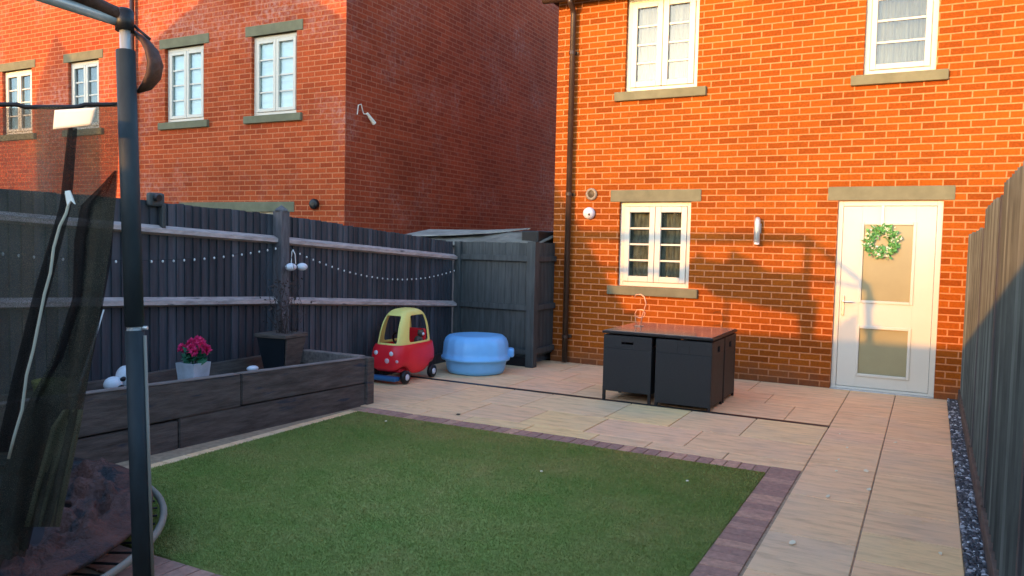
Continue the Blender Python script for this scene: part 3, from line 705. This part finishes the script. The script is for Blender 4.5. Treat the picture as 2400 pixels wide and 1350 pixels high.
# ------------------------------------------------------------------ toy car
car = empty('toy_car', (-4.69, -2.26, 0), 'red and yellow children\'s ride-on car parked by the planter', 'toy car', rz=R(-90)+.02)
# local frame: +x is the nose (towards the camera), +y the visible side
def sup(th, a, b_, n=4.2):
    c, s_ = math.cos(th), math.sin(th); return a*math.copysign(abs(c)**(2/n), c), b_*math.copysign(abs(s_)**(2/n), s_)
def shell(name, mat, rows_, N, dele=None, thick=.012, cap_top=True, zfun=None):
    m_ = MB(); G = []
    for (z, a, b_, cx) in rows_:
        ring = []
        for j in range(N):
            th = 2*math.pi*(j+.5)/N; x, y = sup(th, a, b_); zz = zfun(x, y, z) if zfun else z
            ring.append(m_.bm.verts.new((x+cx, y, zz)))
        G.append(ring)
    for i in range(len(G)-1):
        for j in range(N):
            if dele and dele(i, 2*math.pi*(j+1)/N): continue
            m_.bm.faces.new((G[i][j], G[i][(j+1) % N], G[i+1][(j+1) % N], G[i+1][j]))
    if cap_top: m_.bm.faces.new(G[-1])
    bmesh.ops.recalc_face_normals(m_.bm, faces=m_.bm.faces[:])
    o = local(m_, name, mat, car, True)
    s_ = o.modifiers.new('s', 'SOLIDIFY'); s_.thickness = thick; s_.offset = -1
    d_ = o.modifiers.new('d', 'SUBSURF'); d_.levels = 1; d_.render_levels = 2
    return o
def belly(x, y, z):
    if z > .25: return z
    k = (.25-z)/.15       # lower hem rises over both wheels and dips between them
    rise = .095*math.exp(-((x-.26)/.105)**2)+.095*math.exp(-((x+.27)/.105)**2)
    return z+rise*k
shell('body', 'red', [(.075, .33, .185, 0), (.11, .375, .215, 0), (.20, .39, .228, 0), (.28, .39, .230, -.002), (.36, .382, .222, -.004), (.412, .368, .208, -.01), (.425, .352, .195, -.01)], 48, None, .016, False, belly)
m_ = MB(); m_.box(-.30, .30, -.155, .155, .12, .16, .02); local(m_, 'floor_pan', 'red', car)
def wdel(i, th):
    th = (th+math.pi) % (2*math.pi)-math.pi; a = abs(th)
    if i in (1, 2, 3, 4):
        if a < .42: return True                    # windscreen
        if 1.38 < a < 1.98 and i < 5: return True  # side openings
        if a > 2.62: return True                   # back opening
    return False
shell('roof', 'yellow', [(.405, .345, .185, -.01), (.44, .34, .18, -.012), (.52, .325, .172, -.015), (.60, .305, .165, -.02), (.67, .275, .155, -.025), (.73, .235, .142, -.03), (.775, .18, .118, -.03), (.80, .10, .07, -.03), (.803, .03, .02, -.03)], 48, wdel, .014)
for (x, y) in ((.26, .205), (-.27, .205), (.26, -.205), (-.27, -.205)):
    m_ = MB(); m_.lathe([(.0, -.028), (.055, -.028), (.072, -.02), (.075, 0), (.072, .02), (.055, .028), (0, .028)], (0, 0, 0), 28, 'y')
    w_ = local(m_, 'wheel', 'black', car, True); w_.location = (x, y, .076)
    m_ = MB(); m_.lathe([(.0, .031), (.012, .034), (.03, .033), (.036, .028)] if y > 0 else [(.0, -.031), (.012, -.034), (.03, -.033), (.036, -.028)], (0, 0, 0), 20, 'y')
    h_ = m_.build('rim', 'whitestone', w_, True, loc=True)
m_ = MB(); m_.tube([(.16, .0, .40), (.10, 0, .46)], .012, 8)
st_ = [(.10+.035*math.sin(a*.5236)*.7, .075*math.cos(a*.5236), .46+.075*math.sin(a*.5236)) for a in range(13)]
m_.tube(st_, .011, 8, False); local(m_, 'steering_wheel', 'black', car)
m_ = MB(); m_.box(-.22, -.03, -.13, .13, .30, .34, .02); m_.box(-.26, -.20, -.14, .14, .30, .56, .025); local(m_, 'seat', 'red', car)
for y in (-.10, .10):
    m_ = MB(); m_.ball((.378, y, .335), .026, 2, (.5, 1, 1)); local(m_, 'headlight', 'whitestone', car, True)
for (x, y, z, sx_, sz_) in ((.383, .05, .255, .03, .03), (.37, .17, .255, .018, .022)):
    m_ = MB(); m_.ball((x, y, z), sx_, 2, (.35, 1.1, 1)); local(m_, 'sticker', 'sticker', car, True)
m_ = MB(); m_.box(.30, .40, -.17, .17, .035, .085, .015); local(m_, 'foot_tray', 'blue_dark', car)
ted = empty('soft_toy', (-4.60, -2.10, .35), 'dark mottled soft toy propped inside the toy car', 'soft toy')
m_ = MB(); m_.ball((0, 0, .07), .055, 2, (1, 1, 1.2)); m_.ball((.02, .01, .16), .04, 2); m_.ball((.02, .045, .19), .016, 1); m_.ball((.02, -.025, .19), .016, 1)
m_.tube([(.0, -.04, .1), (.04, -.09, .07)], .018, 8); m_.tube([(.0, .04, .1), (.04, .09, .08)], .018, 8); local(m_, 'toy_body', 'teddy', ted, True)
m_ = MB(); m_.ball((.05, .01, .155), .020, 2); local(m_, 'muzzle', 'whitestone', ted, True)

# ------------------------------------------------------------------ blue sandpit with lid
sp_ = empty('sandpit', (-4.27, -1.37, 0), 'round blue plastic sandpit with its domed lid on', 'sandpit')
tubw = lambda th, z: .018*math.cos(6*th)
m_ = MB(); m_.lathe([(0, .0), (.30, .0), (.335, .015), (.355, .06), (.37, .14), (.385, .16), (.385, .175), (0, .175)], (0, 0, 0), 72, wob=tubw); local(m_, 'tub', 'blue', sp_, True)
m_ = MB(); lidw = lambda th, z: .014*math.cos(5*th+.6)+.012*math.cos(18*th)*(1 if .2 < z < .42 else 0)
m_.lathe([(.395, .165), (.41, .165), (.415, .195), (.398, .205), (.392, .26), (.385, .36), (.365, .41), (.325, .445), (.24, .452), (.16, .440), (.08, .445), (0, .448)], (0, 0, 0), 72, wob=lidw); local(m_, 'lid', 'blue', sp_, True)
m_ = MB(); m_.box(.36, .455, -.07, .07, .19, .30, .025, Matrix.Rotation(R(28), 3, 'Z'), (0, 0, 0)); local(m_, 'lid_handle', 'blue', sp_, True)

# ------------------------------------------------------------------ rattan cube dining set
tb = empty('garden_table', (-1.83, -1.58, 0), 'black glass-topped garden table with cube chairs pushed under it', 'table')
m_ = MB(); m_.box(-.555, .555, -.52, .52, .676, .700, .004); local(m_, 'table_frame', 'frame', tb)
m, t, b = newmat('glass_top_wall_reflection', .10, .9); b.inputs['Base Color'].default_value = (.26, .20, .15, 1); M['topglass'] = m  # tan base paints the brick wall's reflection into the glass
m_ = MB(); m_.box(-.54, .54, -.505, .505, .701, .707, .002); local(m_, 'glass_top', 'topglass', tb)
for sx_ in (-1, 1):
    for sy_ in (-1, 1):
        m_ = MB(); m_.box(sx_*.06-.02, sx_*.06+.02, sy_*.06-.02, sy_*.06+.02, 0, .676); local(m_, 'leg', 'frame', tb)
def chair(loc, w, d, label, fx_, fy_, lo=.035):
    c = empty('cube_chair', loc, label, 'chair', 'black rattan cube chairs round the garden table')
    # tall woven back plus one woven arm side, seat inside; fx_/fy_ say which outer sides are woven
    H = .66; x0, x1 = -w/2, w/2; y0, y1 = -d/2, d/2; tk = .045
    yy = (y0, y0+tk) if fy_ < 0 else (y1-tk, y1)
    m_ = MB(); m_.box(x0, x1, *yy, lo, H-.13, .006); m_.box(x0, -.06, *yy, H-.13, H, .004); m_.box(.06, x1, *yy, H-.13, H, .004); m_.box(-.06, .06, *yy, H-.06, H); m_.box(-.06, .06, *yy, H-.13, H-.085 if lo > .09 or fy_ > 0 else H-.061)
    local(m_, 'backrest', 'rattan', c)
    ya = (y0+tk+.002, y1) if fy_ < 0 else (y0, y1-tk-.002)
    for s_ in (-1, 1):
        xx = (x0, x0+tk) if s_ < 0 else (x1-tk, x1)
        H2 = H if s_ == fx_ else H-.10
        m_ = MB(); m_.box(*xx, *ya, lo, H2-.12, .006)
        mid = (ya[0]+ya[1])/2
        m_.box(*xx, ya[0], mid-.045, H2-.12, H2, .004); m_.box(*xx, mid+.045, ya[1], H2-.12, H2, .004); m_.box(*xx, mid-.045, mid+.045, H2-.06, H2)
        local(m_, 'armrest', 'rattan', c)
    m_ = MB(); m_.box(x0+tk+.002, x1-tk-.002, *ya, .28, .34, .01); local(m_, 'seat', 'rattan', c)
    for sx_ in (-1, 1):
        for sy_ in (-1, 1):
            xx = sx_*(w/2-.014); yv = sy_*(d/2-.014)
            m_ = MB(); m_.box(xx-.0135, xx+.0135, yv-.0135, yv+.0135, 0, .14); local(m_, 'leg', 'frame', c)
    return c
chair((-2.120, -1.845, 0), .50, .49, 'cube chair nearest the window, front left of the table', -1, -1, .10)
chair((-1.557, -1.845, 0), .545, .49, 'cube chair at the front right corner of the table', 1, -1)
chair((-2.120, -1.315, 0), .50, .48, 'cube chair behind, at the rear left of the table', -1, 1)
chair((-1.557, -1.315, 0), .545, .48, 'cube chair at the rear right of the table, towards the door', 1, 1)
# wire ornament on the table
wf = empty('wire_ornament', (-2.20, -1.52, .708), 'thin copper wire bird ornament standing on the table', 'ornament')
m_ = MB(); m_.lathe([(.05, 0), (.05, .006), (0, .008)], (0, 0, 0), 20); local(m_, 'base', 'copper', wf)
m_ = MB()
m_.tube([(.02, 0, .0), (.03, 0, .10), (.05, 0, .17), (.07, 0, .24), (.05, 0, .31), (.01, 0, .335), (-.04, .0, .33), (-.06, 0, .30)], .007, 8)
m_.tube([(-.03, .01, .0), (-.045, .01, .07), (-.05, .01, .13), (-.03, .01, .17), (.03, .01, .175), (.06, .01, .14), (.05, .01, .10), (.0, .01, .085), (-.045, .01, .10)], .006, 8)
local(m_, 'wire', 'copper', wf, True)

# ------------------------------------------------------------------ trampoline
tr_ = empty('trampoline', (-3.56, -7.99, 0), 'worn trampoline with sagging safety net and foam-sleeved pole', 'trampoline')
C0 = Vector((-3.86, -7.89, .12)); RR = 1.45
ringp = [C0+Vector((RR*math.cos(a), RR*math.sin(a), 0)) for a in [2*math.pi*k/72 for k in range(73)]]
m_ = MB(); m_.tube(ringp, .018, 10, False); m_.build('rim', 'vent', tr_, True)
m_ = MB(); n = 48; RM = 1.24; ctr = m_.bm.verts.new(C0+Vector((0, 0, -.05))); prev = None; rings = []
for k, rr_ in enumerate((.5, .9, RM)): rings.append([m_.bm.verts.new(C0+Vector((rr_*math.cos(2*math.pi*j/n), rr_*math.sin(2*math.pi*j/n), (-.04, -.02, 0)[k]))) for j in range(n)])
for j in range(n):
    m_.bm.faces.new((ctr, rings[0][j], rings[0][(j+1) % n]))
    for A, B in zip(rings, rings[1:]): m_.bm.faces.new((A[j], B[j], B[(j+1) % n], A[(j+1) % n]))
m_.build('jumping_mat', 'mat', tr_, True)
for a in range(0, 360, 60):
    c, s_ = math.cos(R(a+15)), math.sin(R(a+15)); p = C0+Vector((RR*c, RR*s_, 0))
    m_ = MB(); m_.tube([p+Vector((0, 0, -.01)), p+Vector((0, 0, -.08)), p+Vector((0, 0, -.12))], .02, 8); m_.build('leg', 'galv', tr_, True)
m_ = MB()
for k in range(72):
    a = 2*math.pi*k/72
    if 2.0 < a < 4.6: continue
    c, s_ = math.cos(a), math.sin(a); m_.tube([C0+Vector((RM*c, RM*s_, 0)), C0+Vector(((RR-.03)*c, (RR-.03)*s_, 0))], .006, 5)
m_.build('springs', 'black', tr_)
# perished brown edge pad, rumpled over the springs
def pad(a0, a1, r0, r1, seed, amp, mat, z=.045):
    rn = random.Random(seed); m_ = MB(); na, nr = 150, 26; G = []
    ph = [rn.uniform(0, 6) for _ in range(6)]
    for i in range(na+1):
        u = i/na; a = a0+(a1-a0)*u; row = []
        for j in range(nr+1):
            v_ = j/nr; r_ = r0+(r1-r0)*v_+.03*math.sin(7*u*3+ph[0])*(1-v_)
            zz = z+amp*(math.sin(23*u+5*v_+ph[1])*.4+math.sin(11*u-7*v_+ph[2])*.4+math.sin(47*u+13*v_+ph[3])*.25+math.sin(83*u-21*v_+ph[4])*.12+math.sin(31*u+29*v_+ph[5])*.2+rn.uniform(-.06, .06))*math.sin(math.pi*min(1, v_*1.1+.1))+.03*math.sin(math.pi*v_)
            row.append(m_.bm.verts.new(C0+Vector((r_*math.cos(a), r_*math.sin(a), zz))))
        G.append(row)
    for i in range(na):
        for j in range(nr): m_.bm.faces.new((G[i][j], G[i+1][j], G[i+1][j+1], G[i][j+1]))
    o = m_.build('edge_pad', mat, tr_, True); s_ = o.modifiers.new('s', 'SOLIDIFY'); s_.thickness = .018
    return o
pad(R(2), R(86), 1.0, 1.40, 3, .085, 'pad_brown', .08)
pad(R(89), R(140), 1.15, 1.44, 5, .02, 'black', .05)
pad(R(-120), R(-4), 1.0, 1.42, 6, .03, 'mat')
# poles: the near one carries the foam sleeve
T1 = Vector((-2.402, -7.367, 2.416))
P2 = Vector((-3.676, -9.5, 3.285)); P3 = Vector((P2.x, P2.y, 2.865))
def vert(p, z):      # the near pole leans a little towards the path
    k = (T1.z-z)/T1.z if p is T1 else 0
    return Vector((p.x+.175*k, p.y-.055*k, z))
m_ = MB(); m_.tube([vert(T1, .0), vert(T1, 2.40)], .021, 14); po = m_.build('pole', 'galv', tr_, True)
m_ = MB(); m_.tube([vert(T1, 1.185), vert(T1, 2.285)], .0365, 18); m_.build('foam_sleeve', 'pole', po, True)
m_ = MB(); m_.tube([vert(T1, .03), vert(T1, 1.17)], .0365, 18); m_.build('foam_sleeve', 'pole', po, True)
m_ = MB(); m_.tube([vert(T1, 1.170), vert(T1, 1.186)], .030, 12); m_.tube([vert(T1, 1.18)+r2*.025, vert(T1, 1.18)+r2*.052], .008, 8); m_.build('bolt', 'galv', po)
m_ = MB(); m_.tube([vert(T1, 2.365), vert(T1, 2.44)], .036, 14); m_.ball(vert(T1, 2.44), .036, 2, (1, 1, .5)); m_.build('pole_cap', 'black', po, True)
m_ = MB(); off = r2*.040; m_.tube([vert(T1, .12)+off, vert(T1, 1.15)+off], .007, 8); m_.build('brace_tube', 'vent', po, True)
for P_ in (P2,):
    m_ = MB(); m_.tube([vert(P_, 0), P_], .042, 14); m_.build('pole', 'pole', tr_, True)
m_ = MB(); m_.tube([T1, P2], .030, 12); m_.build('top_rail', 'arc', tr_, True)
m_ = MB(); o1 = Vector((-.02, 0, .05)); m_.tube([T1+Vector((0, 0, -.02)), P3], .022, 12); m_.build('top_rail', 'galv', tr_, True)
m_ = MB(); P4 = Vector((P2.x-4.2, P2.y, P2.z)); m_.tube([P2, P4], .062, 12); m_.build('top_rail', 'pole', tr_, True)
m_ = MB(); P5 = Vector((P3.x-3.6, P3.y, P3.z)); m_.tube([P3, P5], .04, 12); m_.build('top_rail', 'pole', tr_, True)
m_ = MB(); m_.tube([vert(P4, 0), P4], .042, 12); m_.build('pole', 'pole', tr_, True)
# unseen drape, added and cut to the outline of the shadow on the brick
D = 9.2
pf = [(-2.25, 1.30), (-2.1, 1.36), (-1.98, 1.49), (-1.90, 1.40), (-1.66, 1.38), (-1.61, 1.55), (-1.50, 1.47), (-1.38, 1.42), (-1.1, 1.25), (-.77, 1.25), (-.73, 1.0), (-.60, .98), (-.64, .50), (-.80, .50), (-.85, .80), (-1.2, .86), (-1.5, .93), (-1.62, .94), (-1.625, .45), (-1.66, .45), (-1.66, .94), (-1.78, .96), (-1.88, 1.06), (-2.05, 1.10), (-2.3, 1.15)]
m_ = MB(); m_.prism([(x-.308*D, -D+.03*math.sin(9*x), z+.17*D) for x, z in pf], (.01, .03, 0)); m_.build('shadow_caster_drape', 'sail', tr_)

# safety net: a hanging sheet with folds, right edge swept towards the foot
def sheet(left, right, Zl, Zr, y0, y1, nu, nv, mat, name, fold=.03, ph=0., top=None, bot=None):
    def interp(tab, y):
        for (ya, xa), (yb, xb) in zip(tab, tab[1:]):
            if ya <= y <= yb: return xa+(xb-xa)*(y-ya)/(yb-ya)
        return tab[-1][1] if y > tab[-1][0] else tab[0][1]
    m_ = MB(); G = []
    for j in range(nv+1):
        row = []
        for i in range(nu+1):
            u, v_ = i/nu, j/nv; yt = top(u) if top else y0; y = yt+((bot(u) if bot else y1)-yt)*v_
            xl, xr = interp(left, y), interp(right, y); x = xl+(xr-xl)*u
            Z = Zl+(Zr-Zl)*u+fold*math.sin(u*17+2.2*v_+ph)*(.25+.75*v_)+fold*.5*math.sin(u*41-3*v_+ph)*v_
            row.append(m_.bm.verts.new(at(x, y, Z)))
        G.append(row)
    for j in range(nv):
        for i in range(nu): m_.bm.faces.new((G[j][i], G[j][i+1], G[j+1][i+1], G[j+1][i]))
    return m_.build(name, mat, tr_, True)
topf = lambda u: 247+9*math.sin(u*3.1)*.8-10*u**3
sheet([(240, -160), (1300, -160)], [(240, 280), (430, 276), (560, 262), (700, 240), (850, 214), (1000, 188), (1240, 138)], 2.95, 3.24, 245, 1235, 70, 60, 'net', 'safety_net', top=topf, bot=lambda u: 1235+190*max(0, min(1, (.78-u)/.12)))
sheet([(400, 268), (440, 232), (480, 190), (560, 174), (700, 170), (850, 118), (950, 62), (1060, 20), (1400, -60)], [(400, 274), (440, 272), (600, 262), (750, 235), (900, 205), (980, 184), (1060, 120), (1400, 40)], 3.18, 3.26, 400, 1380, 24, 60, 'net_dark', 'net_fold', .035, 1.)
sheet([(290, 160), (480, 140), (700, 75), (900, 25), (1060, -10)], [(290, 182), (480, 168), (700, 112), (900, 55), (1060, 30)], 3.02, 3.04, 300, 1060, 8, 40, 'net_dark', 'net_fold', .01, 2.)
sheet([(900, 190), (1000, 120), (1240, 55)], [(900, 206), (1000, 189), (1240, 139)], 3.16, 3.22, 960, 1235, 16, 20, 'net_hem', 'net_hem', .02, 2.)
m_ = MB(); m_.tube([at(x, 245+ (6 if 40 < x < 200 else 0), 2.96+.28*(x+160)/440) for x in range(-160, 285, 20)], .009, 8); m_.build('net_top_tape', 'black', tr_, True)
m_ = MB(); m_.tube([at(x, y, 2.99) for x, y in ((155, 452), (160, 480), (155, 500), (140, 530), (126, 580), (118, 640), (104, 690), (90, 760), (78, 820), (62, 880), (52, 960), (34, 1020), (20, 1075))], .0055, 6); m_.build('zip_cord', 'cord', tr_, True)
m_ = MB(); m_.prism([at(x, y, 2.97) for x, y in ((152, 448), (162, 446), (174, 478), (166, 470), (158, 482))], fw*.01); m_.build('zip_tab', 'label', tr_)
# care label sewn to the top tape, curling at one corner
m_ = MB(); G = []
for j in range(7):
    row = []
    for i in range(11):
        u, v_ = i/10, j/6; x = 128+4*v_*-1+96*u-6*u*v_; y = 258+45*v_-6*u-4*v_*u
        row.append(m_.bm.verts.new(at(x, y, 3.0+.02*math.sin(3*u+1)-.05*max(0, u-.3)*(1-v_))))
    G.append(row)
for j in range(6):
    for i in range(10): m_.bm.faces.new((G[j][i], G[j][i+1], G[j+1][i+1], G[j+1][i]))
o = m_.build('label_tag', 'label', tr_, True); s_ = o.modifiers.new('s', 'SOLIDIFY'); s_.thickness = .002
# foam strap bulging out beside the pole top
m_ = MB(); arc = [(300, 62), (325, 78), (348, 96), (364, 120), (372, 150), (368, 178), (352, 202), (330, 216)]; ra = [.010, .022, .034, .046, .052, .048, .036, .012]
m_.tube([at(x-8, y, 3.20) for x, y in arc], ra, 14, flat=.45); m_.build('foam_strap', 'arc', tr_, True)
m_ = MB(); m_.tube([at(296, 44, 3.17), at(330, 74, 3.17), at(352, 92, 3.17)], .006, 6); m_.build('tie_cord', 'black', tr_, True)

# ------------------------------------------------------------------ scattered petals and leaves
rn = random.Random(31); k = 0
spots = [(-.126, -2.338, 'between the drain end and the door path'), (-.029, -2.80, 'nearest the drain channel'), (-.05, -3.22, 'on the path by the lawn corner'), (-.03, -3.56, 'beside the lawn corner'), (.152, -3.44, 'near the path centre joint'), (-.018, -4.2, 'on the path beside the edging'), (-.09, -5.15, 'nearest the camera'), (.20, -3.9, 'on the centre joint of the path'), (.60, -4.9, 'next to the gravel strip'), (.3, -2.4, 'in the middle of the path')]
for x, y, w in spots:
    s_ = rn.uniform(.012, .026); m_ = MB(); n = 7; vs_ = []
    for j in range(n): a = 6.283*j/n; rr_ = s_*rn.uniform(.6, 1.2); vs_.append((x+rr_*math.cos(a)*.7, y+rr_*math.sin(a)*1.8, .0045))
    m_.prism(vs_, (0, 0, .002)); o = m_.build('petal', 'litter'); tag(o, 'small pale petal lying '+w, 'petal', 'pale petals scattered on the path')
o = MB().box(-3.215, -3.185, -3.50, -3.47, .001, .010, .003).build('petal', 'twig'); tag(o, 'dark dry leaf on the slabs at the lawn edge', 'leaf')
for x, y, w in ((-3.54, -4.10, 'near the planter corner'), (-1.77, -4.72, 'in the middle of the lawn'), (-.86, -4.4, 'near the path edging')):
    o = MB().ball((x, y, .018), .012, 1, (1, 1, .5)).build('petal', 'litter'); tag(o, 'tiny pale speck on the lawn '+w, 'petal')
